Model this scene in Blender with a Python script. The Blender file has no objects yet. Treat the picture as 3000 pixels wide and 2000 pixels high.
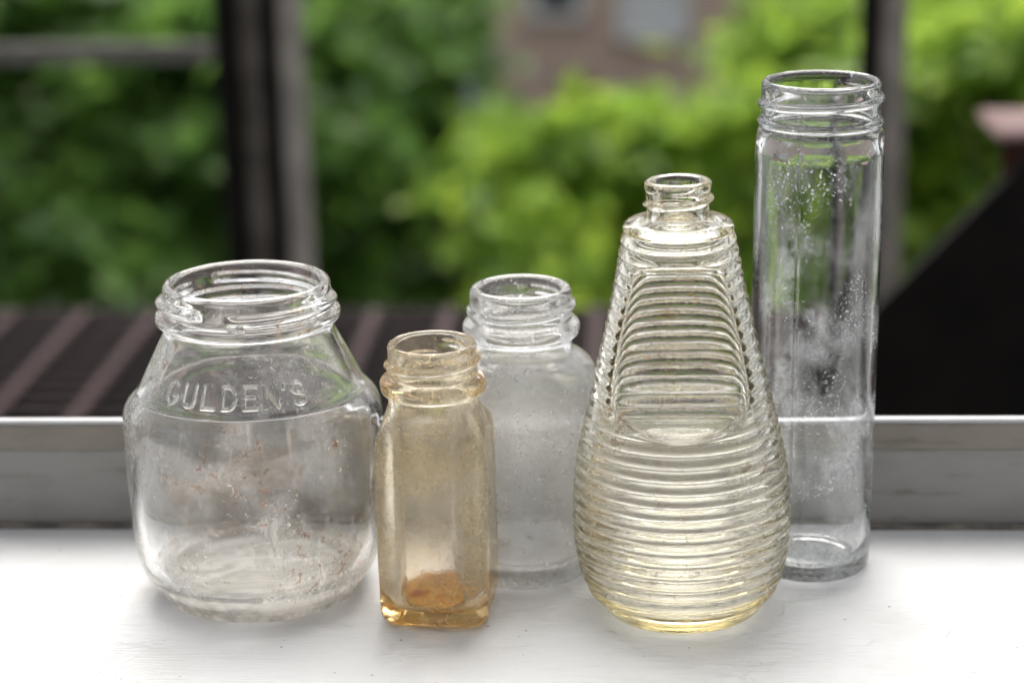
import bpy, bmesh, math, random
import numpy as np
from mathutils import Matrix, Vector

scene = bpy.context.scene
C = scene.collection
PI = math.pi

# ------------------------------------------------------------------ camera
cam = bpy.data.cameras.new('camera')
cam.sensor_width = 36.0
cam.lens = 71.98
cam.clip_start = 0.02
cam.clip_end = 400
cam.dof.use_dof = True
cam.dof.focus_distance = 0.580
cam.dof.aperture_fstop = 7.6
cam_ob = bpy.data.objects.new('camera', cam)
C.objects.link(cam_ob)
R_ = (0.9984447, 0.0521095, -0.0198186)
U_ = (0.0038886, 0.2895248, 0.9571626)
B_ = (0.0556152, -0.9557510, 0.2888719)
cam_ob.matrix_world = Matrix(((R_[0], U_[0], B_[0], 0.0), (R_[1], U_[1], B_[1], 0.0), (R_[2], U_[2], B_[2], 0.25), (0, 0, 0, 1)))
scene.camera = cam_ob

# ------------------------------------------------------------------ sky and sun
SUN_EL, SUN_AZ = math.radians(56), math.radians(-4)      # azimuth measured from +Y towards +X
world = bpy.data.worlds.new('World')
scene.world = world
world.use_nodes = True
wn, wl = world.node_tree.nodes, world.node_tree.links
wn.clear()
sky = wn.new('ShaderNodeTexSky')
sky.sky_type = 'NISHITA'
sky.sun_disc = False
sky.sun_elevation = SUN_EL
sky.sun_rotation = SUN_AZ
sky.air_density = 1.0
sky.dust_density = 4.0
sky.ozone_density = 0.6
hs = wn.new('ShaderNodeHueSaturation')
hs.inputs['Saturation'].default_value = 0.15            # thin overcast: nearly white sky
bg = wn.new('ShaderNodeBackground')
bg.inputs['Strength'].default_value = 0.06
wo = wn.new('ShaderNodeOutputWorld')
wl.new(sky.outputs[0], hs.inputs['Color'])
wl.new(hs.outputs[0], bg.inputs['Color'])
wl.new(bg.outputs[0], wo.inputs['Surface'])

sun = bpy.data.lights.new('sun', 'SUN')
sun.energy = 1.5
sun.angle = math.radians(50)
sun.color = (1.0, 0.96, 0.90)
sun_ob = bpy.data.objects.new('sun', sun)
C.objects.link(sun_ob)
sd = Vector((math.sin(SUN_AZ) * math.cos(SUN_EL), math.cos(SUN_AZ) * math.cos(SUN_EL), math.sin(SUN_EL)))
sun_ob.rotation_euler = sd.to_track_quat('Z', 'Y').to_euler()

vs = scene.view_settings
vs.view_transform = 'Standard'
vs.look = 'None'
vs.exposure = 1.62
vs.gamma = 1.0
vs.use_curve_mapping = False

cy = scene.cycles
cy.max_bounces = 20
cy.transmission_bounces = 18
cy.glossy_bounces = 10
cy.diffuse_bounces = 4
cy.transparent_max_bounces = 8
cy.volume_bounces = 0
cy.caustics_refractive = True
cy.caustics_reflective = True
cy.blur_glossy = 0.3
cy.sample_clamp_indirect = 8.0
cy.use_adaptive_sampling = True
cy.adaptive_threshold = 0.05
cy.adaptive_min_samples = 24
cy.use_denoising = True
try:
    cy.denoiser = 'OPENIMAGEDENOISE'
    cy.denoising_input_passes = 'RGB_ALBEDO_NORMAL'
    cy.denoising_prefilter = 'ACCURATE'
except Exception:
    pass

# ------------------------------------------------------------------ helpers
def link(o, parent=None):
    C.objects.link(o)
    if parent is not None:
        o.parent = parent
    return o

def tag(o, label=None, cat=None, group=None, kind=None):
    if label: o['label'] = label
    if cat: o['category'] = cat
    if group: o['group'] = group
    if kind: o['kind'] = kind
    return o

def empty(name, loc, rz=0.0):
    o = bpy.data.objects.new(name, None)
    o.location = loc
    o.rotation_euler = (0, 0, rz)
    o.empty_display_size = 0.02
    C.objects.link(o)
    return o

def mesh_obj(name, verts, faces, mat=None, parent=None, smooth=False):
    me = bpy.data.meshes.new(name)
    me.from_pydata(verts, [], faces)
    me.update()
    if smooth:
        me.polygons.foreach_set('use_smooth', [True] * len(me.polygons))
    if mat:
        me.materials.append(mat)
    return link(bpy.data.objects.new(name, me), parent)

def share(name, src, loc, parent=None, rot=None):
    o = src.copy()
    o.name = name
    o.location = loc
    if rot: o.rotation_euler = rot
    return link(o, parent)

def box_mesh(name, sx, sy, sz, mat, bevel=0.0, segs=2):
    bm = bmesh.new()
    bmesh.ops.create_cube(bm, size=1.0)
    bmesh.ops.scale(bm, vec=(sx, sy, sz), verts=bm.verts)
    if bevel:
        bmesh.ops.bevel(bm, geom=bm.edges[:], offset=bevel, segments=segs, profile=0.6, affect='EDGES')
    me = bpy.data.meshes.new(name)
    bm.to_mesh(me); bm.free()
    if mat: me.materials.append(mat)
    return me

def box(name, x0, x1, y0, y1, z0, z1, mat, parent=None, bevel=0.0, segs=2):
    me = box_mesh(name, x1 - x0, y1 - y0, z1 - z0, mat, bevel, segs)
    o = bpy.data.objects.new(name, me)
    o.location = ((x0 + x1) / 2, (y0 + y1) / 2, (z0 + z1) / 2)
    return link(o, parent)

# ---- node helper
class NT:
    def __init__(self, name):
        self.m = bpy.data.materials.new(name)
        self.m.use_nodes = True
        self.n = self.m.node_tree.nodes
        self.l = self.m.node_tree.links
        self.n.clear()
        self.out = self.n.new('ShaderNodeOutputMaterial')
    def node(self, t, **kw):
        nd = self.n.new(t)
        for k, v in kw.items():
            setattr(nd, k, v)
        return nd
    def set(self, sock, v):
        if hasattr(v, 'is_linked') or isinstance(v, bpy.types.NodeSocket):
            self.l.new(v, sock)
        else:
            sock.default_value = v
    def noise(self, scale, detail=4, rough=0.55, vec=None, dist=0.0):
        n = self.node('ShaderNodeTexNoise')
        n.inputs['Scale'].default_value = scale
        n.inputs['Detail'].default_value = detail
        n.inputs['Roughness'].default_value = rough
        n.inputs['Distortion'].default_value = dist
        if vec is not None: self.l.new(vec, n.inputs['Vector'])
        return n.outputs['Fac']
    def coords(self, scale=(1, 1, 1), loc=(0, 0, 0), rot=(0, 0, 0)):
        tc = self.node('ShaderNodeTexCoord')
        mp = self.node('ShaderNodeMapping')
        mp.inputs['Scale'].default_value = scale
        mp.inputs['Location'].default_value = loc
        mp.inputs['Rotation'].default_value = rot
        self.l.new(tc.outputs['Object'], mp.inputs['Vector'])
        return mp.outputs['Vector']
    def ramp(self, fac, a, b, va=0.0, vb=1.0, smooth=True):
        r = self.node('ShaderNodeMapRange')
        r.interpolation_type = 'SMOOTHSTEP' if smooth else 'LINEAR'
        self.set(r.inputs['Value'], fac)
        r.inputs['From Min'].default_value = a
        r.inputs['From Max'].default_value = b
        r.inputs['To Min'].default_value = va
        r.inputs['To Max'].default_value = vb
        return r.outputs['Result']
    def math(self, op, a, b=0.0, clamp=False):
        m = self.node('ShaderNodeMath', operation=op, use_clamp=clamp)
        self.set(m.inputs[0], a); self.set(m.inputs[1], b)
        return m.outputs[0]
    def mixc(self, f, a, b):
        m = self.node('ShaderNodeMix', data_type='RGBA')
        self.set(m.inputs['Factor'], f)
        self.set(m.inputs[6], a); self.set(m.inputs[7], b)
        return m.outputs[2]
    def mixs(self, f, a, b):
        m = self.node('ShaderNodeMixShader')
        self.set(m.inputs[0], f)
        self.l.new(a, m.inputs[1]); self.l.new(b, m.inputs[2])
        return m.outputs[0]
    def z(self):
        tc = self.node('ShaderNodeTexCoord')
        s = self.node('ShaderNodeSeparateXYZ')
        self.l.new(tc.outputs['Object'], s.inputs[0])
        return s.outputs
    def bump(self, h, strength, dist):
        b = self.node('ShaderNodeBump')
        b.inputs['Strength'].default_value = strength
        b.inputs['Distance'].default_value = dist
        self.l.new(h, b.inputs['Height'])
        return b.outputs[0]

def principled(name, col, rough=0.5, metal=0.0, var=0.0, vscale=40, bump=0.0, bscale=200, bdist=0.0005, spec=0.5):
    t = NT(name)
    p = t.node('ShaderNodeBsdfPrincipled')
    p.inputs['Roughness'].default_value = rough
    p.inputs['Metallic'].default_value = metal
    p.inputs['Specular IOR Level'].default_value = spec
    v = t.coords()
    if var:
        f = t.noise(vscale, 5, 0.6, v)
        f = t.ramp(f, 0.3, 0.7)
        c0 = tuple(max(0, x * (1 - var)) for x in col) + (1,)
        c1 = tuple(min(1, x * (1 + var)) for x in col) + (1,)
        t.l.new(t.mixc(f, c0, c1), p.inputs['Base Color'])
    else:
        p.inputs['Base Color'].default_value = tuple(col) + (1,)
    if bump:
        t.l.new(t.bump(t.noise(bscale, 4, 0.6, v), bump, bdist), p.inputs['Normal'])
    t.l.new(p.outputs[0], t.out.inputs['Surface'])
    return t.m

# ------------------------------------------------------------------ materials of the setting
def mat_sill():
    t = NT('white_sill_paint')
    p = t.node('ShaderNodeBsdfPrincipled')
    v = t.coords()
    vb = t.coords(scale=(1.0, 14.0, 1.0))                      # brush strokes run along the sill
    strokes = t.noise(60, 6, 0.65, vb)
    fine = t.noise(220, 4, 0.6, vb)
    lump = t.noise(45, 3, 0.5, v)
    # colour: chalky white with faint grime, pits and hairline cracks
    grime = t.ramp(t.noise(28, 5, 0.6, v), 0.45, 0.8)
    base = t.mixc(grime, (0.665, 0.667, 0.672, 1), (0.605, 0.60, 0.59, 1))
    sp = t.node('ShaderNodeTexVoronoi', feature='F1')
    sp.inputs['Scale'].default_value = 170
    t.l.new(v, sp.inputs['Vector'])
    spn = t.noise(60, 2, 0.5, v)
    spot = t.math('MULTIPLY', t.ramp(sp.outputs['Distance'], 0.05, 0.10, 1, 0), t.ramp(spn, 0.50, 0.60))
    base = t.mixc(t.math('MULTIPLY', spot, 0.85), base, (0.13, 0.11, 0.10, 1))
    cr = t.noise(30, 3, 0.6, t.coords(scale=(1, 2.2, 1)), 1.2)
    crk = t.ramp(t.math('ABSOLUTE', t.math('SUBTRACT', cr, 0.5)), 0.0, 0.006, 1, 0)
    crk = t.math('MULTIPLY', crk, t.ramp(t.noise(24, 2, 0.5, v), 0.56, 0.66))
    base = t.mixc(t.math('MULTIPLY', crk, 0.12), base, (0.30, 0.28, 0.26, 1))
    t.l.new(base, p.inputs['Base Color'])
    p.inputs['Roughness'].default_value = 0.42
    p.inputs['Specular IOR Level'].default_value = 0.45
    h = t.math('ADD', t.math('MULTIPLY', strokes, 1.0), t.math('MULTIPLY', fine, 0.35))
    h = t.math('ADD', h, t.math('MULTIPLY', lump, 0.6))
    h = t.math('SUBTRACT', h, t.math('MULTIPLY', crk, 0.4))
    t.l.new(t.bump(h, 0.8, 0.0008), p.inputs['Normal'])
    t.l.new(p.outputs[0], t.out.inputs['Surface'])
    return t.m

def mat_rail(name, col, dirt=0.4):
    t = NT(name)
    p = t.node('ShaderNodeBsdfPrincipled')
    v = t.coords(scale=(1, 1, 2.5))
    f = t.ramp(t.noise(30, 6, 0.65, v), 0.42, 0.75)
    g = t.ramp(t.noise(90, 4, 0.6, t.coords(scale=(0.5, 1, 3))), 0.58, 0.70)
    c = t.mixc(t.math('MULTIPLY', f, dirt), tuple(col) + (1,), tuple(x * 0.55 for x in col) + (1,))
    c = t.mixc(t.math('MULTIPLY', g, dirt), c, (0.09, 0.075, 0.06, 1))
    t.l.new(c, p.inputs['Base Color'])
    p.inputs['Roughness'].default_value = 0.5
    t.l.new(t.bump(t.noise(300, 3, 0.5, v), 0.2, 0.0003), p.inputs['Normal'])
    t.l.new(p.outputs[0], t.out.inputs['Surface'])
    return t.m

M_sill = mat_sill()
M_rail = mat_rail('grey_painted_metal', (0.26, 0.25, 0.237), 0.4)
M_strip = mat_rail('grimy_tan_strip', (0.225, 0.20, 0.165), 0.45)
M_lip = mat_rail('white_metal_lip', (0.50, 0.50, 0.51), 0.3)
M_gap = principled('grimy_caulk', (0.16, 0.14, 0.12), 0.9, var=0.5, vscale=80)
M_stone = principled('outer_stone', (0.3, 0.28, 0.26), 0.9, var=0.3)
M_black = principled('black_iron_paint', (0.011, 0.009, 0.0075), 0.7, var=0.3, vscale=20, spec=0.2)  # black iron; on the posts it also stands for shaded faces
M_dimlit = principled('dim_lit_grey_face', (0.17, 0.15, 0.125), 0.7, var=0.4, vscale=20, spec=0.3)  # post face catching a little light, put into the colour
M_lit = principled('sky_lit_taupe_face', (0.46, 0.42, 0.37), 0.75, var=0.25, vscale=15, spec=0.3)  # sky light on the right-hand post faces, put into the colour
M_greybar = principled('weathered_grey_bar', (0.22, 0.21, 0.185), 0.7, var=0.25, vscale=15, spec=0.3)
M_slat = principled('dark_brown_slat_paint', (0.020, 0.011, 0.011), 0.85, var=0.3, vscale=12, spec=0.35)
M_cross = principled('faded_maroon_bar', (0.050, 0.029, 0.030), 0.85, var=0.2, vscale=12, spec=0.3)
M_tread = principled('red_brown_tread', (0.19, 0.115, 0.11), 0.7, var=0.2, vscale=12, spec=0.3)
M_red = principled('red_oxide_side', (0.06, 0.018, 0.012), 0.7, var=0.3, vscale=12, spec=0.3)

# ------------------------------------------------------------------ the sill and the window frame
SILL_L, SILL_R = -0.62, 0.55
sill = box('window_sill', SILL_L, SILL_R, 0.40, 0.640, -0.032, 0.0, M_sill, None, 0.003, 3)
tag(sill, 'white painted wooden window sill carrying the row of glass jars', 'window sill', kind='structure')

frame = empty('window_frame', (0, 0.6195, 0))
tag(frame, 'grey painted metal window frame rail behind the jars', 'window frame', kind='structure')
def fr(name, y0, y1, z0, z1, mat, bev):
    return box(name, SILL_L, SILL_R, y0, y1, z0, z1, mat, frame, bev)
fr('lower_rail', 0.0, 0.0050, 0.0005, 0.0265, M_rail, 0.0004)
fr('upper_strip', -0.0008, 0.0018, 0.0267, 0.0353, M_strip, 0.0004)
fr('top_lip', -0.0011, 0.0022, 0.0355, 0.0370, M_lip, 0.0005)
fr('caulk_bead', -0.0030, -0.0002, -0.0003, 0.0016, M_gap, 0.0006)
osill = box('outer_ledge', SILL_L, SILL_R, 0.641, 0.74, -0.06, -0.025, M_stone, None, 0.003)
tag(osill, 'weathered stone ledge outside the window', 'ledge', kind='structure')

# ------------------------------------------------------------------ fire escape
fe = empty('fire_escape', (0, 1.95, -0.30))
tag(fe, 'dark iron fire escape landing with slatted floor, posts, rail and stair outside the window', 'fire escape')
PX0, PX1 = -1.15, 0.95
slat_me = box_mesh('slat', PX1 - PX0, 0.010, 0.030, M_slat, 0.002, 1)
y = -0.72
while y <= -0.02:
    o = link(bpy.data.objects.new('slat', slat_me), fe)
    o.location = ((PX0 + PX1) / 2, y, -0.0185)
    y += 0.033
cross_me = box_mesh('crossbar', 0.012, 0.74, 0.006, M_cross, 0.0015, 1)
x = -1.115
while x < 0.93:
    o = link(bpy.data.objects.new('crossbar', cross_me), fe)
    o.location = (x, -0.39, 0.0)
    x += 0.0725
def fbox(name, x0, x1, y0, y1, z0, z1, mat, bev=0.002):
    return box(name, x0, x1, y0, y1, z0, z1, mat, fe, bev, 1)
Z0, Z1 = -0.05, 1.1
fbox('edge_beam', PX0, PX1, -0.0185, -0.011, -0.07, -0.0005, M_slat)
# left post: angle iron faces, shade and sky light painted as black, grey and taupe
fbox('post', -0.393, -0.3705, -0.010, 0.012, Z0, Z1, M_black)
fbox('post_flange', -0.3703, -0.3480, 0.000, 0.010, Z0, Z1, M_dimlit)
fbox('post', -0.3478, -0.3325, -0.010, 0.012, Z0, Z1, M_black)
fbox('post_flange', -0.3323, -0.3085, -0.004, 0.006, Z0, Z1, M_lit)
# right post: shaded face painted black, sky-lit face painted taupe
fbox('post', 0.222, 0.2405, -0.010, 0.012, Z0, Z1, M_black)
fbox('post_flange', 0.2407, 0.266, -0.004, 0.006, Z0, Z1, M_lit)
# railing bars
fbox('railing_bar', PX0, -0.3932, -0.004, 0.004, 0.2425, 0.2625, M_greybar)
fbox('railing_bar', PX0, PX1, 0.0125, 0.020, 0.80, 0.83, M_greybar)
# stair going up to the right: stringer plate and treads
def stringer():
    y0, y1 = -0.465, -0.456
    pts = [(0.020, -0.075), (0.080, 0.012), (0.90, 0.890), (0.90, 0.46), (0.42, -0.075)]
    v = [(a, y0, b) for a, b in pts] + [(a, y1, b) for a, b in pts]
    n = len(pts)
    f = [tuple(range(n)), tuple(reversed(range(n, 2 * n)))]
    for i in range(n):
        j = (i + 1) % n
        f.append((i, i + n, j + n, j))
    return mesh_obj('stair_stringer', v, f, M_black, fe)
stringer()
for i in range(3):
    xx, zz = 0.273 + i * 0.21, 0.256 + i * 0.220
    fbox('stair_tread', xx, xx + 0.25, -0.454, -0.355, zz - 0.010, zz, M_tread, 0.004)
    fbox('tread_riser', xx + 0.004, xx + 0.25, -0.452, -0.446, zz - 0.10, zz - 0.0102, M_red, 0.001)

# ------------------------------------------------------------------ ground, house, garden
def mat_ground():
    t = NT('courtyard_ground')
    p = t.node('ShaderNodeBsdfPrincipled')
    v = t.coords()
    f = t.ramp(t.noise(0.35, 5, 0.6, v), 0.45, 0.6)
    c = t.mixc(f, (0.23, 0.23, 0.235, 1), (0.05, 0.075, 0.03, 1))
    f2 = t.ramp(t.noise(6, 5, 0.6, v), 0.3, 0.7, 0.75, 1.1)
    m = t.node('ShaderNodeMix', data_type='RGBA', blend_type='MULTIPLY')
    m.inputs['Factor'].default_value = 1.0
    t.l.new(c, m.inputs[6]); t.l.new(f2, m.inputs[7])
    t.l.new(m.outputs[2], p.inputs['Base Color'])
    p.inputs['Roughness'].default_value = 0.9
    t.l.new(p.outputs[0], t.out.inputs['Surface'])
    return t.m
GZ = -5.0
g = mesh_obj('ground', [(-150, 3, GZ), (150, 3, GZ), (150, 300, GZ), (-150, 300, GZ)], [(0, 1, 2, 3)], mat_ground())
tag(g, 'grey and green courtyard ground below the trees', 'ground', kind='structure')

def mat_brick():
    t = NT('pinkish_brick')
    p = t.node('ShaderNodeBsdfPrincipled')
    b = t.node('ShaderNodeTexBrick')
    b.inputs['Color1'].default_value = (0.78, 0.57, 0.47, 1)
    b.inputs['Color2'].default_value = (0.66, 0.47, 0.39, 1)
    b.inputs['Mortar'].default_value = (0.55, 0.48, 0.42, 1)
    b.inputs['Scale'].default_value = 1.0
    b.inputs['Brick Width'].default_value = 0.22
    b.inputs['Row Height'].default_value = 0.075
    b.inputs['Mortar Size'].default_value = 0.008
    t.l.new(t.coords(rot=(PI / 2, 0, 0)), b.inputs['Vector'])
    t.l.new(b.outputs['Color'], p.inputs['Base Color'])
    p.inputs['Roughness'].default_value = 0.9
    t.l.new(p.outputs[0], t.out.inputs['Surface'])
    return t.m
M_brick = mat_brick()
M_white = principled('white_window_paint', (0.78, 0.79, 0.80), 0.5)
M_pane = principled('dark_window_glass', (0.03, 0.035, 0.045), 0.08)
M_blind = principled('pale_blind', (0.82, 0.83, 0.85), 0.7)
M_band = principled('sandstone_band', (0.40, 0.30, 0.24), 0.85, var=0.2, vscale=2)
M_dkdoor = principled('dark_opening_paint', (0.03, 0.025, 0.022), 0.8)

house = empty('brick_house', (0, 26, GZ))
tag(house, 'pinkish brick house with white framed windows seen through the gap between the trees', 'house')
def hb(name, x0, x1, y0, y1, z0, z1, mat, parent=house, bev=0.0):
    return box(name, x0, x1, y0, y1, z0, z1, mat, parent, bev)
wins = [(-6.2, .40, 1.4, M_pane), (-3.6, .40, 1.4, M_pane), (-0.86, .30, 1.66, M_pane), (0.36, .40, 1.38, M_blind), (3.0, .40, 1.4, M_pane), (5.6, .40, 1.4, M_blind), (8.2, .40, 1.4, M_pane)]
hb('wall', -12, 12, 0.0, 8, 0, 9.5, M_brick)
hb('stone_band', -12, 12, -0.05, -0.001, 4.2, 4.45, M_band)
for cx, hw, zb, pm in wins:
    w = hb('window', cx - hw, cx + hw, -0.03, -0.002, zb, zb + 1.75, pm)
    def sub(name, x0, x1, y0, y1, z0, z1, mat):
        o = box(name, x0, x1, y0, y1, z0, z1, mat, house)
        o.parent = w
        o.location = o.location - w.location
    sub('frame', cx - hw - 0.06, cx - hw + 0.05, -0.09, -0.031, zb, zb + 1.8, M_white)
    sub('frame', cx + hw - 0.05, cx + hw + 0.06, -0.09, -0.031, zb, zb + 1.8, M_white)
    sub('frame', cx - hw + 0.051, cx + hw - 0.051, -0.09, -0.031, zb, zb + 0.09, M_white)
    sub('frame', cx - hw + 0.051, cx + hw - 0.051, -0.09, -0.031, zb + 0.85, zb + 0.93, M_white)
    sub('sill', cx - hw - 0.1, cx + hw + 0.1, -0.16, -0.003, zb - 0.08, zb - 0.001, M_band)
hb('cellar_door', -0.84, -0.42, -0.04, -0.002, 0.0, 0.9, M_dkdoor)
hb('cellar_door', 1.75, 2.4, -0.04, -0.002, 0.0, 1.25, M_dkdoor)

post = empty('painted_post', (-1.32, 18.5, GZ))
tag(post, 'pale blue grey post standing left of the brick house', 'post')
M_pblue = principled('pale_blue_paint', (0.45, 0.52, 0.56), 0.6, var=0.1, vscale=4)
box('shaft', -0.115, 0.115, -0.1, 0.1, 0.0, 2.75, M_pblue, post, 0.02)
box('cap', -0.14, 0.14, -0.125, 0.125, 2.752, 2.82, M_white, post, 0.015)

def rock(name, loc, sx, sy, sz, seed, mat):
    bm = bmesh.new()
    bmesh.ops.create_icosphere(bm, subdivisions=3, radius=1)
    rnd = random.Random(seed)
    ks = [(Vector((rnd.gauss(0, 1), rnd.gauss(0, 1), rnd.gauss(0, 1))).normalized(), rnd.uniform(.1, .3)) for _ in range(9)]
    for v in bm.verts:
        d = 1.0
        for k, a in ks:
            d -= a * max(0, v.co.dot(k) - 0.55)
        v.co *= d
        v.co = Vector((v.co.x * sx, v.co.y * sy, max(v.co.z, -0.6) * sz))
    me = bpy.data.meshes.new(name); bm.to_mesh(me); bm.free()
    me.materials.append(mat)
    o = link(bpy.data.objects.new(name, me)); o.location = loc
    return o
M_rock = principled('pale_stone', (0.50, 0.49, 0.52), 0.8, var=0.2, vscale=5)
tag(rock('garden_rock', (-1.45, 18.9, GZ + 0.16), 0.19, 0.18, 0.27, 3, M_rock), 'pale grey garden stone on the ground between the trees', 'stone')

# ---- foliage
def mat_leaf(name, c0, c1, trans):
    t = NT(name)
    gi = t.node('ShaderNodeNewGeometry')
    f = gi.outputs['Random Per Island']
    col = t.mixc(f, tuple(c0) + (1,), tuple(c1) + (1,))
    p = t.node('ShaderNodeBsdfPrincipled')
    t.l.new(col, p.inputs['Base Color'])
    p.inputs['Roughness'].default_value = 0.5
    p.inputs['Specular IOR Level'].default_value = 0.25
    tr = t.node('ShaderNodeBsdfTranslucent')
    hs_ = t.node('ShaderNodeHueSaturation')
    hs_.inputs['Hue'].default_value = 0.49
    hs_.inputs['Value'].default_value = 1.6
    t.l.new(col, hs_.inputs['Color'])
    t.l.new(hs_.outputs[0], tr.inputs['Color'])
    t.l.new(t.mixs(trans, p.outputs[0], tr.outputs[0]), t.out.inputs['Surface'])
    return t.m
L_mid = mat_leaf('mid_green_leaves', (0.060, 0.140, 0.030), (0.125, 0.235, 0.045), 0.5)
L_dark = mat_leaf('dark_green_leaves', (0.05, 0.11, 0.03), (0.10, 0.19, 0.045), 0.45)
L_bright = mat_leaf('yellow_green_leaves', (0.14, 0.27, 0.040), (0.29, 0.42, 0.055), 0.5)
M_bark = principled('brown_bark', (0.09, 0.07, 0.055), 0.9, var=0.4, vscale=8)

def leaves_mesh(name, clusters, n, size, mat, seed, parent):
    rng = np.random.default_rng(seed)
    w = np.array([c[3] ** 2 for c in clusters]); w = w / w.sum()
    idx = rng.choice(len(clusters), n, p=w)
    cc = np.array([c[:3] for c in clusters])[idx]
    rr = np.array([c[3] for c in clusters])[idx]
    d = rng.normal(size=(n, 3)); d /= np.linalg.norm(d, axis=1)[:, None]
    rad = rr * np.abs(rng.normal(0, 0.62, n))
    ang = rng.uniform(0, 2 * PI, len(clusters))[idx]
    sx = d[:, 0] * 1.7; sy = d[:, 1] * 0.9; sz = d[:, 2] * 0.5 - 0.25 * np.abs(d[:, 0])
    P = cc + rad[:, None] * np.stack([sx * np.cos(ang) - sy * np.sin(ang), sx * np.sin(ang) + sy * np.cos(ang), sz], 1)
    # leaf frame: blades droop outwards, mostly flat
    out = d * np.array([1, 1, 0.3]) + rng.normal(scale=0.55, size=(n, 3)); out[:, 2] -= 0.35
    out /= np.linalg.norm(out, axis=1)[:, None]
    up = np.tile(np.array([0, 0, 1.0]), (n, 1)) + rng.normal(scale=0.45, size=(n, 3))
    side = np.cross(out, up); side /= np.linalg.norm(side, axis=1)[:, None]
    nrm = np.cross(side, out)
    s = size * rng.uniform(0.6, 1.35, n)[:, None]
    b = P - out * s * 0.5
    tip = P + out * s * 0.5 - nrm * s * 0.10
    l = P - side * s * 0.33 + nrm * s * 0.07
    r = P + side * s * 0.33 + nrm * s * 0.07
    V = np.stack([b, l, tip, r], axis=1).reshape(-1, 3)
    k = np.arange(n) * 4
    F = np.concatenate([np.stack([k, k + 2, k + 1], 1), np.stack([k, k + 3, k + 2], 1)])
    me = bpy.data.meshes.new(name)
    me.vertices.add(len(V)); me.vertices.foreach_set('co', V.ravel())
    me.loops.add(F.size); me.loops.foreach_set('vertex_index', F.ravel().astype(np.int32))
    me.polygons.add(len(F)); me.polygons.foreach_set('loop_start', (np.arange(len(F)) * 3).astype(np.int32))
    me.polygons.foreach_set('loop_total', np.full(len(F), 3, np.int32))
    me.update(calc_edges=True)
    me.materials.append(mat)
    return link(bpy.data.objects.new(name, me), parent)

def limb(bm, a, b, r0, r1, n=8):
    a, b = Vector(a), Vector(b)
    d = (b - a).normalized()
    u = d.orthogonal().normalized(); v = d.cross(u)
    ra = [bm.verts.new(a + (u * math.cos(t) + v * math.sin(t)) * r0) for t in [2 * PI * i / n for i in range(n)]]
    rb = [bm.verts.new(b + (u * math.cos(t) + v * math.sin(t)) * r1) for t in [2 * PI * i / n for i in range(n)]]
    for i in range(n):
        bm.faces.new((ra[i], ra[(i + 1) % n], rb[(i + 1) % n], rb[i]))
    bm.faces.new(rb)

def tree(name, label, base, clusters, n, size, mat, seed, cat='tree', group=None, trunk_r=0.11):
    """clusters: world-space (x, y, z, r)"""
    e = empty(name, base)
    tag(e, label, cat, group)
    loc = [(x - base[0], y - base[1], z - base[2], r) for x, y, z, r in clusters]
    zc = sum(c[2] for c in loc) / len(loc)
    zmin = min(c[2] for c in loc)
    bm = bmesh.new()
    fork = Vector((sum(c[0] for c in loc) / len(loc) * 0.5, sum(c[1] for c in loc) / len(loc) * 0.5, max(0.15, min(zc * 0.6, zmin))))
    mid = Vector((fork.x * 0.35, fork.y * 0.35, fork.z * 0.5))
    limb(bm, (0, 0, -0.05), mid, trunk_r * 1.25, trunk_r)
    limb(bm, mid, fork, trunk_r, trunk_r * 0.8)
    for c in loc[::3]:
        q = Vector(c[:3])
        m2 = fork.lerp(q, 0.5) + Vector((0, 0, 0.08))
        limb(bm, fork, m2, trunk_r * 0.3, trunk_r * 0.18, 6)
        limb(bm, m2, q, trunk_r * 0.18, trunk_r * 0.06, 6)
    me = bpy.data.meshes.new('trunk'); bm.to_mesh(me); bm.free()
    me.materials.append(M_bark)
    link(bpy.data.objects.new('trunk', me), e)
    leaves_mesh('crown', loc, n, size, mat, seed, e)
    return e

def cl(seed, n, x, y, z, r):
    rnd = random.Random(seed)
    return [(rnd.uniform(*x), rnd.uniform(*y), rnd.uniform(*z), rnd.uniform(*r)) for _ in range(n)]

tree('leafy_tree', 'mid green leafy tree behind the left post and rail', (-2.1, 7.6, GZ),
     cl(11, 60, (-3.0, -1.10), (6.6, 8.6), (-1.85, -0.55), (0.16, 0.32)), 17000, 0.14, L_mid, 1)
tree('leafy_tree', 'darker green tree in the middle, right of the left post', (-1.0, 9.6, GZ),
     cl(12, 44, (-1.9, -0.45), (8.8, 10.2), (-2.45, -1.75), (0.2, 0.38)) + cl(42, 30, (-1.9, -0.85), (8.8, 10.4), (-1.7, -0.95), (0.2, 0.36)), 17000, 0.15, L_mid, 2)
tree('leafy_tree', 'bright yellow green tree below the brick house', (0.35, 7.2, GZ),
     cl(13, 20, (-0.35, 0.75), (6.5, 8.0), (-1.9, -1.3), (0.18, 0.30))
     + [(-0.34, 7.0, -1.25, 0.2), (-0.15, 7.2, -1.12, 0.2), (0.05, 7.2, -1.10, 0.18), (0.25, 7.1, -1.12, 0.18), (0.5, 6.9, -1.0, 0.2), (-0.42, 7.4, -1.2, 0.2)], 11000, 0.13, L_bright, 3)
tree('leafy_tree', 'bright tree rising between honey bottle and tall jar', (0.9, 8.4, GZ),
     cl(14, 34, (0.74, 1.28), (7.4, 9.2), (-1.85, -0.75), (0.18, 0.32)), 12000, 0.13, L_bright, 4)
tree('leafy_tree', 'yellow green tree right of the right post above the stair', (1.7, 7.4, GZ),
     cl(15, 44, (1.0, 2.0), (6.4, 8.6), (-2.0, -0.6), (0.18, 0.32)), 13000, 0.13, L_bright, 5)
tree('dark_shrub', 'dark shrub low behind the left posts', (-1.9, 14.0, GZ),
     cl(16, 30, (-4.6, -0.6), (12.8, 15), (-4.8, -2.9), (0.35, 0.6)), 9000, 0.13, L_dark, 6, 'shrub')
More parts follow.
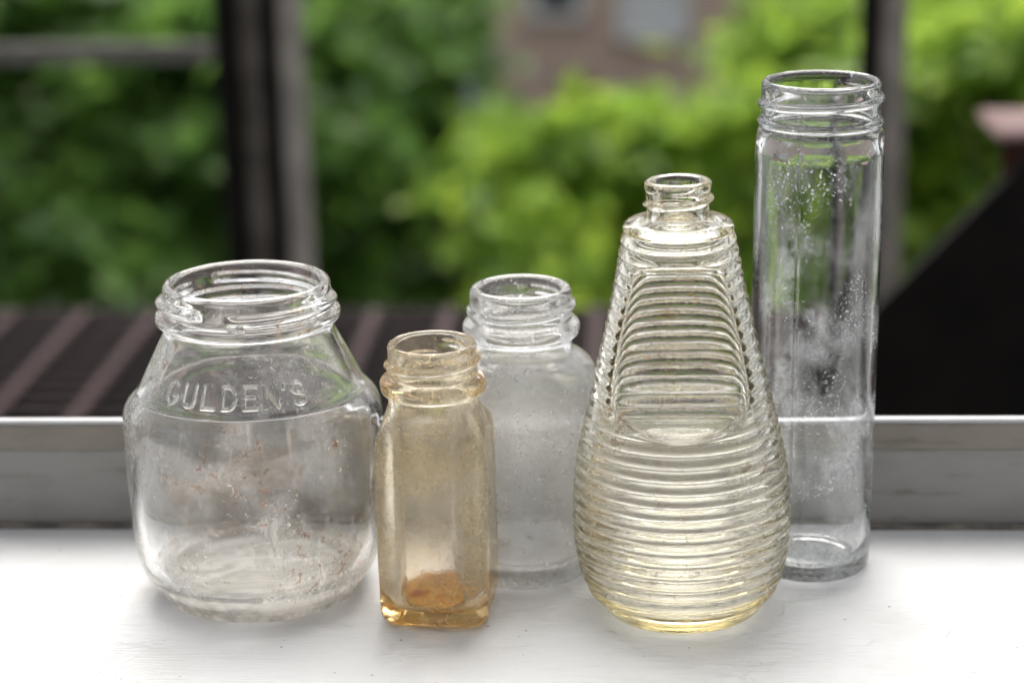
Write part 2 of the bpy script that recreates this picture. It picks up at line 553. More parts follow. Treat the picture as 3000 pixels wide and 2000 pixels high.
tree('dark_shrub', 'dark shrub low below the bright trees on the right', (1.4, 12.5, GZ),
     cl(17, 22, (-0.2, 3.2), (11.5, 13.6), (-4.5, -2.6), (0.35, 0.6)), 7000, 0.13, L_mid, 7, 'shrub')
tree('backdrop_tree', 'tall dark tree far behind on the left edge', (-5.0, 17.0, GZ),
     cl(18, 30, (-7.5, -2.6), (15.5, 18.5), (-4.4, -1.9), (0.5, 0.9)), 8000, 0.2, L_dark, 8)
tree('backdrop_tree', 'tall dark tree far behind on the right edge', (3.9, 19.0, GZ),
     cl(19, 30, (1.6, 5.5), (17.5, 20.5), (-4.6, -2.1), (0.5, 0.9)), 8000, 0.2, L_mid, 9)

# ------------------------------------------------------------------ glass
def glass_mat(name, absorb, density, rough=0.0, haze=0.0, cloud=(0, 40, .5, .7), specks=(0, 900, .66, .72),
              dirt_col=(0.78, 0.78, 0.78), rust=(0, 120), frost=None, grain=0.0, zdirt=None, seed=0.0, cfade=None, stain=None, hfade=None, wavy=0.35, patch=None, sfade=None):
    """absorb/density tint the glass by thickness; the dirt layer lies on its surface"""
    t = NT(name)
    g = t.node('ShaderNodeBsdfGlass')
    g.inputs['IOR'].default_value = 1.5
    v = t.coords(loc=(seed, seed * 0.7, 0))
    xyz = t.z()
    wav = t.noise(55, 1, 0.5, v)
    h = wav
    rgh = rough
    if frost:
        z0, z1, fr_ = frost
        band = t.ramp(xyz[2], z0 - 0.003, z0 + 0.003)
        band = t.math('MULTIPLY', band, t.ramp(xyz[2], z1 - 0.004, z1 + 0.004, 1, 0))
        nn = t.ramp(t.noise(260, 4, 0.7, v), 0.3, 0.75)
        rgh = t.math('ADD', t.math('MULTIPLY', t.math('MULTIPLY', band, nn), fr_), rough)
    t.set(g.inputs['Roughness'], rgh)
    if grain:
        gn = t.noise(1400, 1, 0.6, v)
        h = t.math('ADD', t.math('MULTIPLY', wav, 1.0), t.math('MULTIPLY', gn, grain))
    t.l.new(t.bump(h, wavy, 0.0012), g.inputs['Normal'])
    # dirt mask
    ca, cs, c0, c1 = cloud
    m = t.math('MULTIPLY', t.ramp(t.noise(cs, 4, 0.65, v), c0, c1), ca)
    m = t.math('MULTIPLY', m, t.ramp(t.noise(700, 2, 0.7, v), 0.3, 0.7, 0.35, 1.0))
    if cfade:
        m = t.math('MULTIPLY', m, t.ramp(xyz[2], cfade[0], cfade[1], 1.0, cfade[2]))
    sa, ss, s0, s1 = specks
    if sa:
        sp = t.math('MULTIPLY', t.ramp(t.noise(ss, 2, 0.5, v), s0, s1), sa)
        if sfade: sp = t.math('MULTIPLY', sp, t.ramp(xyz[2], sfade[0], sfade[1], 1.0, 0.1))
        sp = t.math('MULTIPLY', sp, t.ramp(t.noise(45, 1, 0.6, v), 0.42, 0.62))
        m = t.math('ADD', m, sp)
    hz = haze
    if hfade:
        hz = t.math('MULTIPLY', t.ramp(xyz[2], hfade[0], hfade[1], 1.0, hfade[2]), haze)
    m = t.math('ADD', m, hz)
    if zdirt:
        for (z0, z1, amt) in zdirt:
            b = t.math('MULTIPLY', t.ramp(xyz[2], z0, z1, 1, 0), t.ramp(t.noise(90, 3, 0.7, v), 0.3, 0.7, 0.3, 1.0))
            m = t.math('ADD', m, t.math('MULTIPLY', b, amt))
    m = t.math('MINIMUM', m, 0.85)
    col = tuple(dirt_col) + (1,)
    if rust[0]:
        rm = t.math('MULTIPLY', t.ramp(t.noise(rust[1], 3, 0.65, v), 0.60, 0.66), t.ramp(t.noise(38, 1, 0.5, v), 0.48, 0.62))
        col = t.mixc(rm, col, (0.50, 0.20, 0.04, 1))
        m = t.math('MAXIMUM', m, t.math('MULTIPLY', rm, rust[0]))
    if patch:                                 # brown tide mark low on the back wall, wiped smears on the sides
        pb = t.math('MULTIPLY', t.ramp(xyz[1], 0.012, 0.024), t.ramp(xyz[2], 0.022, 0.034, 1, 0))
        pb = t.math('MULTIPLY', pb, t.ramp(t.noise(60, 3, 0.6, v), 0.36, 0.6))
        col = t.mixc(pb, col, (0.30, 0.20, 0.10, 1))
        m = t.math('MAXIMUM', m, t.math('MULTIPLY', pb, 0.5))
        sv = t.coords(scale=(1, 1, 0.22), rot=(0.5, 0.3, 0.0))
        sme = t.math('MULTIPLY', t.ramp(t.noise(210, 3, 0.65, sv), 0.52, 0.68), t.ramp(t.noise(26, 2, 0.5, v), 0.44, 0.60))
        sme = t.math('MULTIPLY', sme, t.ramp(xyz[2], 0.045, 0.064, 1.0, 0.25))
        m = t.math('MAXIMUM', m, t.math('MULTIPLY', sme, 0.6))
    if stain:
        zc0, zc1, scol, samt = stain
        sm_ = t.math('MULTIPLY', t.ramp(xyz[2], zc0, zc1, 1, 0), t.ramp(t.noise(160, 3, 0.6, v), 0.3, 0.65, 0.25, 1.0))
        col = t.mixc(sm_, col, tuple(scol) + (1,))
        m = t.math('MAXIMUM', m, t.math('MULTIPLY', sm_, samt))
    df = t.node('ShaderNodeBsdfDiffuse'); tr = t.node('ShaderNodeBsdfTranslucent')
    t.set(df.inputs['Color'], col); t.set(tr.inputs['Color'], col)
    dirt = t.mixs(0.6, df.outputs[0], tr.outputs[0])
    t.l.new(t.mixs(m, g.outputs[0], dirt), t.out.inputs['Surface'])
    if density < 12:                       # clear glass: the faint tint sits in the interface
        g.inputs['Color'].default_value = tuple(1 - (1 - a) * density * 0.0022 for a in absorb) + (1,)
        return t.m
    ab = t.node('ShaderNodeVolumeAbsorption')
    ab.inputs['Color'].default_value = tuple(absorb) + (1,)
    ab.inputs['Density'].default_value = density
    t.l.new(ab.outputs[0], t.out.inputs['Volume'])
    return t.m

def chaikin(pts, it=2):
    P = [np.array(p, float) for p in pts]
    for _ in range(it):
        Q = [P[0]]
        for a, b in zip(P[:-1], P[1:]):
            Q += [0.75 * a + 0.25 * b, 0.25 * a + 0.75 * b]
        Q.append(P[-1])
        P = Q
    return np.array(P)

def resample(P, step):
    """step: function z -> spacing (mm)"""
    seg = np.linalg.norm(np.diff(P, axis=0), axis=1)
    s = np.r_[0, np.cumsum(seg)]
    out = [0.0]
    while out[-1] < s[-1]:
        z = np.interp(out[-1], s, P[:, 1])
        out.append(out[-1] + step(z))
    out[-1] = s[-1]
    if len(out) > 2 and out[-1] - out[-2] < 0.02: out.pop(-2)
    return np.c_[np.interp(out, s, P[:, 0]), np.interp(out, s, P[:, 1])]

def vessel(name, outer, inner, mat, thetas, disp=None, step_o=lambda z: 0.7, step_i=lambda z: 1.2, it=2):
    """outer: (r,z) mm from base centre up to the rim; inner: from the rim down to the floor centre"""
    rim_o, rim_i = outer[-1], inner[0]
    O = resample(chaikin(outer, it), step_o)
    I = resample(chaikin(inner, it), step_i)
    prof = np.vstack([O, I])
    isout = np.r_[np.ones(len(O), bool), np.zeros(len(I), bool)]
    th = np.asarray(thetas)
    N, M = len(th), len(prof)
    Rr = np.tile(prof[:, 0][:, None], (1, N))
    Zz = np.tile(prof[:, 1][:, None], (1, N))
    T = np.tile(th[None, :], (M, 1))
    if disp: Rr = disp(Rr, Zz, T, isout[:, None])
    X = Rr * np.sin(T); Y = -Rr * np.cos(T)
    body = np.stack([X, Y, Zz], -1)[1:-1] / 1000.0
    m = M - 2
    V = np.concatenate([body.reshape(-1, 3), [[0, 0, prof[0, 1] / 1000.0], [0, 0, prof[-1, 1] / 1000.0]]])
    i, j = np.meshgrid(np.arange(m - 1), np.arange(N), indexing='ij')
    j2 = (j + 1) % N
    Q = np.stack([i * N + j, i * N + j2, (i + 1) * N + j2, (i + 1) * N + j], -1).reshape(-1, 4)
    a, b = m * N, m * N + 1
    jj = np.arange(N); jn = (jj + 1) % N
    T1 = np.stack([np.full(N, a), jn, jj], -1)
    T2 = np.stack([np.full(N, b), (m - 1) * N + jj, (m - 1) * N + jn], -1)
    loops = np.concatenate([Q.ravel(), T1.ravel(), T2.ravel()]).astype(np.int32)
    tot = np.concatenate([np.full(len(Q), 4), np.full(2 * N, 3)]).astype(np.int32)
    st = np.r_[0, np.cumsum(tot)[:-1]].astype(np.int32)
    me = bpy.data.meshes.new(name)
    me.vertices.add(len(V)); me.vertices.foreach_set('co', V.ravel())
    me.loops.add(len(loops)); me.loops.foreach_set('vertex_index', loops)
    me.polygons.add(len(tot)); me.polygons.foreach_set('loop_start', st); me.polygons.foreach_set('loop_total', tot)
    me.polygons.foreach_set('use_smooth', np.ones(len(tot), bool))
    me.update(calc_edges=True)
    me.validate()
    me.materials.append(mat)
    return bpy.data.objects.new(name, me)

def even(n): return np.linspace(-PI, PI, n, endpoint=False)

def thread(Z, T, z0, pitch, a0, a1, h, w, fade=0.25):
    """raised screw thread, climbing to the right; angles in radians, 0 = towards the camera"""
    out = np.zeros_like(Z)
    for k in range(-3, 4):
        ph = T + 2 * PI * k
        zc = z0 + pitch * ph / (2 * PI)
        t = np.abs(Z - zc) / w
        b = np.where(t < 1, np.cos(np.minimum(t, 1) * PI / 2) ** 0.8, 0.0)
        e = np.clip((ph - a0) / fade, 0, 1) * np.clip((a1 - ph) / fade, 0, 1)
        e = e * e * (3 - 2 * e)
        out = np.maximum(out, h * b * e)
    return out

def smin(a, b, k):
    h = np.clip(0.5 + 0.5 * (b - a) / k, 0, 1)
    return b * (1 - h) + a * h - k * h * (1 - h)

def place(o, x, y, turn=0.0, tilt=(0, 0), name=None):
    e = o
    e.location = (x, y, 0.00025)
    e.rotation_euler = (math.radians(tilt[0]), math.radians(tilt[1]), math.atan2(-x, y) + math.radians(turn))
    return e

# ------------------------------------------------------------------ 1 mustard jar with raised lettering
def seg_dist(px, py, ax, ay, bx, by):
    dx, dy = bx - ax, by - ay
    L = dx * dx + dy * dy
    t = np.clip(((px - ax) * dx + (py - ay) * dy) / L, 0, 1) if L > 0 else 0
    return np.hypot(px - ax - t * dx, py - ay - t * dy)

def arc(cx, cy_, rx, ry, a0, a1, n=10):
    return [(cx + rx * math.cos(math.radians(a0 + (a1 - a0) * i / n)), cy_ + ry * math.sin(math.radians(a0 + (a1 - a0) * i / n))) for i in range(n + 1)]

GLYPH = {   # unit cell 0..0.62 wide, 0..1 high
    'G': [arc(0.31, 0.5, 0.31, 0.5, 50, 330, 16) + [(0.60, 0.40), (0.40, 0.40)]],
    'U': [[(0.02, 1.0), (0.02, 0.3)] + arc(0.30, 0.3, 0.28, 0.3, 180, 360, 10) + [(0.58, 1.0)]],
    'L': [[(0.04, 1.0), (0.04, 0.0), (0.56, 0.0)]],
    'D': [[(0.04, 0.0), (0.04, 1.0), (0.28, 1.0)] + arc(0.28, 0.5, 0.32, 0.5, 90, -90, 12) + [(0.04, 0.0)]],
    'E': [[(0.56, 1.0), (0.04, 1.0), (0.04, 0.0), (0.56, 0.0)], [(0.04, 0.52), (0.46, 0.52)]],
    'N': [[(0.04, 0.0), (0.04, 1.0), (0.58, 0.0), (0.58, 1.0)]],
    "'": [[(0.12, 1.02), (0.06, 0.80)]],
    'S': [arc(0.31, 0.755, 0.27, 0.245, 30, 270, 12) + arc(0.31, 0.255, 0.27, 0.255, 90, -150, 12)],
}
GUL_FRONT0, GUL_FRONT1 = math.radians(-64), math.radians(42)
def gul_disp(R, Z, T, out):
    d = np.zeros_like(R)
    o = np.broadcast_to(out, R.shape)
    # interrupted threads on the finish
    for a in (-10, 110, 230):
        a0 = math.radians(a)
        d += thread(Z, T, 90.6 - 4.0 * a0 / (2 * PI) - 0.3, 4.0, a0 - 0.15, a0 + 1.75, 2.1, 1.75, 0.22)
    tabm = (np.abs(T - math.radians(-6)) < 0.045) & (Z > 87.0) & (Z < 91)
    d = np.where(tabm, np.maximum(d, 1.4), d)
    # lettering on the sloping neck
    H = 6.4
    word = "GULDEN'S"
    cells = {'G': .62, 'U': .60, 'L': .56, 'D': .60, 'E': .56, 'N': .62, "'": .12, 'S': .58}
    gap = 0.34
    total = sum(cells[c] for c in word) + gap * (len(word) - 1) - 0.25
    rows = (Z[:, 0] > 65.0) & (Z[:, 0] < 75.0) & (o[:, 0])
    if rows.any():
        zz, tt, rr = Z[rows], T[rows], R[rows]
        slant = 0.895
        v = (zz - 66.9) / slant / H
        u = (tt - math.radians(-11.5)) * 30.5 / H + total / 2
        best = np.full(zz.shape, 9.0)
        x = 0.0
        for c in word:
            sel = (u[0] > x - 0.25) & (u[0] < x + cells[c] + 0.25)
            for poly in GLYPH[c]:
                for (ax, ay), (bx, by) in zip(poly[:-1], poly[1:]):
                    best[:, sel] = np.minimum(best[:, sel], seg_dist(u[:, sel], v[:, sel], ax + x, ay, bx + x, by))
            x += cells[c] + (gap if c != "'" else gap - 0.05)
            if c == 'N': x -= 0.12
        b = np.clip(1 - (best * H / 0.66), 0, 1)
        b = b * b * (3 - 2 * b)
        d[rows] += 0.65 * b
    return R + np.where(o, d, 0)

gul_outer = [(0, 1.8), (18, 1.6), (24, 1.2), (26, 0.1), (28.2, 0.1), (29.6, 0.8), (29.9, 2.0), (29.7, 2.7), (31.2, 3.3), (31.9, 4.4), (31.9, 5.0),
             (34.0, 7.0), (36.0, 11.5), (37.0, 17), (37.8, 28), (38.2, 42), (38.4, 52), (38.4, 56), (37.6, 59.5), (35.6, 62.0), (33.9, 63.6), (33.55, 63.9), (33.35, 64.3), (33.1, 65.0),
             (29.0, 73.3), (26.0, 79.2), (24.9, 81.6), (24.7, 83.0), (24.9, 83.9), (26.6, 84.4), (27.1, 85.6), (27.0, 86.9), (26.2, 87.7), (24.9, 88.1), (24.6, 89.0), (24.5, 94.0), (24.3, 95.2), (23.7, 96.0), (22.6, 96.2)]
gul_inner = [(22.6, 96.2), (21.7, 95.9), (21.3, 95.0), (21.4, 90), (21.5, 84), (22.3, 81), (25.5, 74.0), (30.2, 64.5), (32.8, 61.4), (34.8, 58.6), (35.4, 55), (35.2, 42),
             (34.6, 26), (33.2, 14), (30.0, 8.2), (25.0, 6.4), (14, 6.9), (0, 7.4)]
tf = np.linspace(GUL_FRONT0, GUL_FRONT1, 420)
tb = np.linspace(GUL_FRONT1, GUL_FRONT0 + 2 * PI, 190)[1:-1]
gul_th = np.r_[tf, tb]
gul_th = np.where(gul_th > PI, gul_th - 2 * PI, gul_th)
M_gul = glass_mat('clear_mustard_jar_glass', (0.72, 0.92, 0.80), 5.0, rough=0.0, haze=0.02, cloud=(0.40, 42, 0.48, 0.72),
                  specks=(0.5, 800, 0.62, 0.70), rust=(0.5, 300), zdirt=[(0.0078, 0.0095, 0.80)], dirt_col=(0.90, 0.87, 0.82), patch=True, cfade=(0.077, 0.083, 0.12), hfade=(0.077, 0.083, 0.2), sfade=(0.077, 0.083))
jar = vessel('mustard_jar', gul_outer, gul_inner, M_gul, gul_th, gul_disp,
             step_o=lambda z: 0.17 if 65 < z < 75 else (0.3 if z > 83 else 0.8))
link(jar)
place(jar, -0.1111, 0.5715, 0, (0, 0.4))
tag(jar, "wide clear glass jar with raised letters GULDEN'S on its sloping neck", 'jar')

def floor_film():
    N, K = 64, 12
    v = [(0, 0, 7.62 / 1000)]
    for k in range(1, K + 1):
        q = k / K
        for j in range(N):
            a = 2 * PI * j / N
            rr = 27.5 * q * (1 + 0.02 * math.sin(5 * a) * q)
            zf = float(np.interp(rr, [0, 14, 20, 24, 26, 27.5, 28.4], [7.4, 6.95, 6.70, 6.62, 6.85, 7.35, 7.9])) + 0.16
            v.append((rr * math.sin(a) / 1000, -rr * math.cos(a) / 1000, zf / 1000))
    f = [(0, 1 + j, 1 + (j + 1) % N) for j in range(N)]
    for k in range(K - 1):
        for j in range(N):
            a_, b_ = 1 + k * N + j, 1 + k * N + (j + 1) % N
            f.append((a_, a_ + N, b_ + N, b_))
    t = NT('dried_cream_film')
    xyz = t.z()
    rr_ = t.math('SQRT', t.math('ADD', t.math('MULTIPLY', xyz[0], xyz[0]), t.math('MULTIPLY', xyz[1], xyz[1])))
    vv = t.coords(scale=(1, 2.0, 1), rot=(0, 0, 0.5))
    sw = t.noise(70, 3, 0.6, vv, 0.8)
    c = t.mixc(t.ramp(sw, 0.35, 0.7), (0.86, 0.84, 0.80, 1), (0.66, 0.63, 0.58, 1))
    fl = t.ramp(t.noise(330, 3, 0.6, t.coords()), 0.64, 0.70)
    fl = t.math('MULTIPLY', fl, t.ramp(t.noise(70, 1, 0.5, t.coords()), 0.46, 0.58))
    c = t.mixc(fl, c, (0.42, 0.24, 0.10, 1))
    df = t.node('ShaderNodeBsdfDiffuse'); tr = t.node('ShaderNodeBsdfTranslucent'); tp = t.node('ShaderNodeBsdfTransparent')
    t.l.new(c, df.inputs['Color']); t.l.new(c, tr.inputs['Color'])
    al = t.math('MULTIPLY', t.ramp(rr_, 0.0215, 0.0272, 1.0, 0.15), t.ramp(sw, 0.30, 0.66, 0.92, 0.72))
    t.l.new(t.mixs(al, tp.outputs[0], t.mixs(0.35, df.outputs[0], tr.outputs[0])), t.out.inputs['Surface'])
    o = mesh_obj('floor_film', v, f, t.m, jar, True)
    o['label'] = 'cloudy cream film dried on the jar floor'
floor_film()

# ------------------------------------------------------------------ 2 square amber-tinted spice bottle
def rsq(T, c):
    u = np.maximum(np.abs(np.cos(T)), np.abs(np.sin(T)))
    v = np.minimum(np.abs(np.cos(T)), np.abs(np.sin(T)))
    flat = 1 / u
    k = (1 - c) * (u + v)
    corner = k + np.sqrt(np.maximum(k * k - (2 * (1 - c) ** 2 - c * c), 0))
    return np.where(v / u <= (1 - c), flat, corner)
YEL_TURN = -9.0
def yel_disp(R, Z, T, out):
    o = np.broadcast_to(out, R.shape)
    w = np.clip((65.5 - Z) / 9.0, 0, 1); w = w * w * (3 - 2 * w)
    s = rsq(T, 0.36)
    si = rsq(T, 0.55)
    R2 = R * (1 + w * (np.where(o, s, si) - 1))
    tt = np.mod(T + math.radians(YEL_TURN) + PI, 2 * PI) - PI
    d = thread(Z, tt, 77.0, 3.6, -3.4, 3.0, 1.25, 1.15, 0.4)
    # faint dimples and unevenness of a pressed bottle
    d += 0.10 * np.sin(T * 3 + Z * 0.11) * w
    return R2 + np.where(o, d, 0.0) 
yel_outer = [(0, 1.3), (9, 1.1), (10.8, 0.1), (12.6, 0.1), (14.5, 0.8), (15.7, 2.8), (16.0, 6.5), (16.2, 25), (16.2, 44), (16.1, 51), (15.6, 56), (14.4, 60.5), (13.3, 63.6), (12.9, 65.2), (12.9, 67.0),
             (13.4, 67.6), (14.9, 68.2), (15.3, 69.8), (15.2, 71.6), (14.0, 72.7), (12.8, 73.1), (12.7, 74.2), (12.8, 80.6), (12.7, 81.6), (12.2, 82.3), (11.7, 82.4)]
yel_inner = [(11.7, 82.4), (10.9, 82.2), (10.4, 81.4), (10.4, 72), (10.2, 66), (11.2, 62.5), (12.8, 58), (13.6, 52), (13.7, 30), (13.5, 12), (12.9, 6.8), (10.6, 4.3), (5, 4.8), (0, 5.4)]
M_yel = glass_mat('pale_amber_bottle_glass', (0.86, 0.64, 0.10), 40.0, rough=0.02, haze=0.055, cloud=(0.34, 60, 0.42, 0.75),
                  specks=(0.5, 1100, 0.60, 0.68), dirt_col=(0.82, 0.71, 0.50), frost=(0.012, 0.066, 0.22), grain=0.10, zdirt=[(0.010, 0.020, 0.06)], seed=1.3, stain=(0.003, 0.020, (0.95, 0.62, 0.16), 0.26), hfade=(0.060, 0.068, 0.4), cfade=(0.060, 0.068, 0.4))
bot = vessel('spice_bottle', yel_outer, yel_inner, M_yel, even(256), yel_disp, step_o=lambda z: 0.35 if z > 64 else 0.8)
link(bot)
place(bot, -0.0550, 0.5537, YEL_TURN, (0, 0))
tag(bot, 'small square amber tinted bottle with orange residue on its floor', 'bottle')

def residue():
    rng = random.Random(5)
    N, K = 56, 9
    v, f = [], []
    for side in (1, 0):
        for k in range(K + 1):
            q = k / K
            for j in range(N):
                a = 2 * PI * j / N
                edge = 13.3 * float(rsq(np.array(a), 0.6)) * (0.86 + 0.10 * math.sin(3 * a + 1) + 0.05 * math.sin(7 * a))
                r = edge * q
                zf = 5.45 - 0.75 * q * q if q < 0.8 else 4.97 + (q - 0.8) * 2.6
                back = max(0.0, -math.cos(a)) if False else max(0.0, math.cos(a + PI))
                zf += back * max(0, q - 0.75) * 9.0
                t = side * (0.5 + 0.45 * math.sin(5 * a + 9 * q) * math.sin(4 * q * PI)) * (1 - q ** 6) + 0.10
                v.append((r * math.sin(a) / 1000, -r * math.cos(a) / 1000, (zf + t) / 1000 + 0.0001))
    L = (K + 1) * N
    for s in (0, 1):
        for k in range(K):
            for j in range(N):
                a, b = s * L + k * N + j, s * L + k * N + (j + 1) % N
                c, d = b + N, a + N
                f.append((a, b, c, d) if s == 0 else (d, c, b, a))
    for j in range(N):
        a, b = K * N + j, K * N + (j + 1) % N
        f.append((a, b, b + L, a + L))
    t = NT('dried_orange_residue')
    p = t.node('ShaderNodeBsdfDiffuse'); tr = t.node('ShaderNodeBsdfTranslucent'); tp = t.node('ShaderNodeBsdfTransparent')
    vv = t.coords(scale=(1, 1.8, 1))
    n = t.ramp(t.noise(240, 5, 0.7, vv), 0.38, 0.68)
    c = t.mixc(n, (1.0, 0.70, 0.20, 1), (0.90, 0.42, 0.05, 1))
    xyz = t.z()
    dx = t.math('ADD', xyz[0], 0.0060); dy = t.math('ADD', xyz[1], 0.002)
    dd = t.math('SQRT', t.math('ADD', t.math('MULTIPLY', dx, dx), t.math('MULTIPLY', dy, dy)))
    c = t.mixc(t.math('MULTIPLY', t.ramp(dd, 0.001, 0.0042, 1, 0), 0.8), c, (0.62, 0.16, 0.03, 1))
    t.l.new(c, p.inputs['Color']); t.l.new(c, tr.inputs['Color'])
    rr_ = t.math('SQRT', t.math('ADD', t.math('MULTIPLY', xyz[0], xyz[0]), t.math('MULTIPLY', xyz[1], xyz[1])))
    edge = t.math('SUBTRACT', t.ramp(rr_, 0.0085, 0.0145, 1.0, 0.0), t.math('MULTIPLY', t.noise(300, 4, 0.7, vv), 0.55))
    al = t.ramp(edge, -0.25, 0.35, 0.0, 0.85)
    t.l.new(t.mixs(al, tp.outputs[0], t.mixs(0.5, p.outputs[0], tr.outputs[0])), t.out.inputs['Surface'])
    o = mesh_obj('residue', v, f, t.m, bot, True)
    o['label'] = 'dried orange residue on the bottle floor'
residue()

# ------------------------------------------------------------------ 3 small round frosted jar
def sm_disp(R, Z, T, out):
    o = np.broadcast_to(out, R.shape)
    d = thread(Z, T, 83.4, 3.6, -3.6, 3.1, 1.35, 1.5, 0.4)
    return R + np.where(o, d, 0)
sm_outer = [(0, 1.8), (12, 1.6), (16, 0.6), (17.4, 0.1), (19.2, 0.1), (20.2, 1.0), (20.8, 3.4), (21.9, 6.5), (22.6, 11), (22.9, 20), (22.9, 56), (22.7, 61.5), (21.8, 65.2), (19.8, 67.8), (17.4, 69.2), (15.6, 70.2), (15.1, 71.6), (15.1, 73.6),
            (15.6, 74.4), (17.2, 75.2), (17.7, 77.0), (17.4, 78.8), (16.0, 79.9), (15.1, 80.4), (15.0, 82), (15.2, 87.2), (15.1, 88.6), (14.4, 89.6), (13.2, 89.8)]
sm_inner = [(13.2, 89.8), (12.3, 89.5), (11.8, 88.4), (11.8, 80), (12.2, 72), (14.5, 68.2), (18.0, 65.6), (19.7, 62.5), (20.2, 58), (20.2, 20), (19.6, 10), (17.5, 6.6), (13, 5.6), (0, 6.2)]
M_sm = glass_mat('frosted_clear_glass', (0.80, 0.90, 0.86), 8.0, rough=0.03, haze=0.14, cloud=(0.25, 55, 0.35, 0.75), hfade=(0.064, 0.072, 0.3), cfade=(0.064, 0.072, 0.35),
                 specks=(0.5, 900, 0.60, 0.68), dirt_col=(0.86, 0.85, 0.82), frost=(0.006, 0.068, 0.28), grain=0.10, zdirt=[(0.008, 0.010, 0.25)], seed=2.7)
smj = vessel('round_jar', sm_outer, sm_inner, M_sm, even(224), sm_disp, step_o=lambda z: 0.35 if z > 66 else 0.9)
link(smj)
place(smj, -0.0315, 0.5865, 0, (0, 0.15))
tag(smj, 'small round frosted clear jar standing behind the amber bottle', 'jar')

# ------------------------------------------------------------------ 4 ribbed beehive honey bottle
HZ = [0, 6.1, 13.6, 20.9, 29.5, 38.3, 45.0, 53.3, 63.0, 74.0, 84.0, 93.0, 99.9, 107.2, 111.3, 115.0]
PITCH = 3.60
def panel_d(z):
    return np.interp(z, [55, 57.5, 59.2, 61.0, 63.5, 66.5, 70.0, 75.0, 82.0, 90.0, 103.5, 105.0, 106.4, 108.5], [45, 32, 26.5, 22.6, 19.2, 16.8, 15.2, 14.0, 13.0, 12.5, 12.1, 12.6, 16.5, 40])
def hon_disp(R, Z, T, out):
    o = np.broadcast_to(out, R.shape)
    # scalloped ribs, sharp grooves between rounded hoops
    x = np.mod((Z - 5.2) / PITCH, 1.0) - 0.5
    rib = -1.55 * (1 - np.sqrt(1 - (1.92 * x) ** 2))
    band = np.clip((Z - 4.0) / 1.5, 0, 1) * np.clip((114.0 - Z) / 1.0, 0, 1)
    # smooth label panel on the front
    ct = np.maximum(np.cos(T), 0.05)
    pd = panel_d(Z) / ct ** 0.9
    near = np.clip((pd - R + 0.4) / 1.2, 0, 1)
    near = np.where((np.cos(T) > 0.1) & (Z > 56) & (Z < 109), near, 1.0)
    Ro = R + (rib * near - 0.25 * (1 - near)) * band
    Ro_p = smin(Ro, pd, 1.3)
    Ri_p = smin(R, np.maximum(pd - 2.6, 4.0), 2.0)
    sel = (np.cos(T) > 0.1) & (Z > 56) & (Z < 109)
    Ro = np.where(sel, Ro_p, Ro)
    Ri = np.where(sel, Ri_p, R)
    tt = T
    th = thread(Z, tt, 121.6, 3.3, -4.3, 3.6, 1.15, 0.95, 0.35)
    return np.where(o, Ro + th, Ri)
hon_outer = [(0, 2.4), (14, 2.0), (18.5, 0.4), (20, 0.1), (21.8, 0.1), (23.2, 0.9), (24.0, 2.6), (25.2, 4.0), (27.6, 6.2), (30.1, 12.6), (31.4, 20), (31.8, 27), (31.6, 36), (30.7, 45), (28.9, 53.3), (26.6, 63), (24.0, 74), (21.6, 84), (19.7, 93), (18.3, 100),
             (17.0, 107.4), (16.1, 111.8), (15.7, 113.8), (15.3, 115.3), (14.3, 116.2), (12.4, 116.6), (10.2, 116.8), (9.1, 117.1), (8.7, 118.0), (8.7, 120.6), (8.9, 121.6), (9.0, 124.6), (9.4, 125.2), (9.45, 126.9), (9.0, 127.5), (8.0, 127.7)]
hon_inner = [(8.0, 127.7), (7.2, 127.6), (6.3, 127.1), (5.7, 126.2), (5.6, 122), (5.7, 117.5), (7.4, 114.8), (11.6, 113.0), (13.2, 110.6), (14.6, 105), (16.6, 96), (19.2, 84), (23.8, 64), (27.0, 50), (28.4, 38), (28.6, 28), (27.8, 18), (25.8, 9.5), (22.4, 5.2), (16, 4.2), (0, 5.2)]
M_hon = glass_mat('pale_straw_glass', (0.86, 0.74, 0.22), 25.0, rough=0.0, haze=0.004, cloud=(0.08, 60, 0.5, 0.75),
                  specks=(0.45, 1000, 0.64, 0.70), dirt_col=(0.82, 0.78, 0.62), rust=(0.35, 200), grain=0.03, seed=4.1)
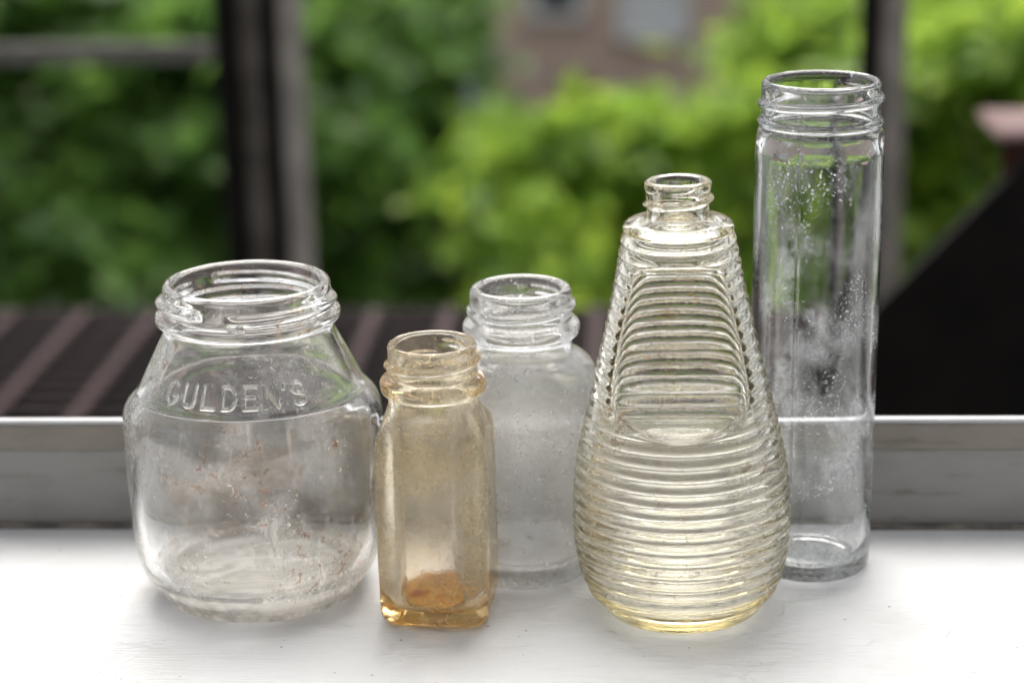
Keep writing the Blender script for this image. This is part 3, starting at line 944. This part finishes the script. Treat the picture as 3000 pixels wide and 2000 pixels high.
hon = vessel('honey_bottle', hon_outer, hon_inner, M_hon, even(320), hon_disp, step_o=lambda z: 0.26 if z > 3.5 else 0.6, step_i=lambda z: 0.7)
link(hon)
place(hon, 0.0163, 0.5587, 0, (0, -0.8))
tag(hon, 'pale straw coloured ribbed beehive bottle with narrow screw neck and smooth front panel', 'bottle')

# ------------------------------------------------------------------ 5 tall clear cylinder jar
def tall_disp(R, Z, T, out):
    o = np.broadcast_to(out, R.shape)
    d = thread(Z, T, 143.9, 3.6, -3.7, 2.9, 1.1, 1.05, 0.4)
    seam = 0.18 * np.exp(-((T - math.radians(-17)) / 0.012) ** 2) + 0.0
    d += np.where(Z > 4, seam, 0)
    return R + np.where(o, d, 0)
tall_outer = [(0, 1.5), (12, 1.2), (15.6, 0.1), (17.0, 0.1), (18.2, 1.2), (18.5, 3.2), (18.6, 20), (18.75, 60), (18.75, 128), (18.6, 132.5), (18.2, 135.2), (17.5, 136.2), (17.3, 136.6), (17.7, 136.9), (18.2, 137.4), (18.2, 138.2), (17.7, 138.7), (17.3, 139.2),
              (17.2, 141), (17.2, 148.2), (17.0, 149.2), (16.5, 149.8), (16.0, 149.9)]
tall_inner = [(16.0, 149.9), (15.5, 149.8), (15.1, 149.2), (15.0, 147), (15.0, 137), (15.6, 133.4), (16.6, 130), (16.8, 126), (16.8, 60), (16.6, 16), (15.9, 6.4), (13.8, 4.0), (8, 3.5), (0, 4.0)]
M_tall = glass_mat('cloudy_clear_glass', (0.62, 0.90, 0.95), 7.0, rough=0.0, haze=0.002, cloud=(0.60, 50, 0.47, 0.72),
                   specks=(0.85, 1000, 0.645, 0.70), dirt_col=(0.84, 0.86, 0.87), seed=6.6, wavy=0.12, cfade=(0.06, 0.125, 0.25))
tall = vessel('tall_jar', tall_outer, tall_inner, M_tall, even(256), tall_disp, step_o=lambda z: 0.3 if z > 130 else 1.0)
link(tall)
place(tall, 0.0559, 0.5904, 0, (0, 0.25))
tag(tall, 'tall narrow clear cylinder jar with screw neck and cloudy white film', 'jar')
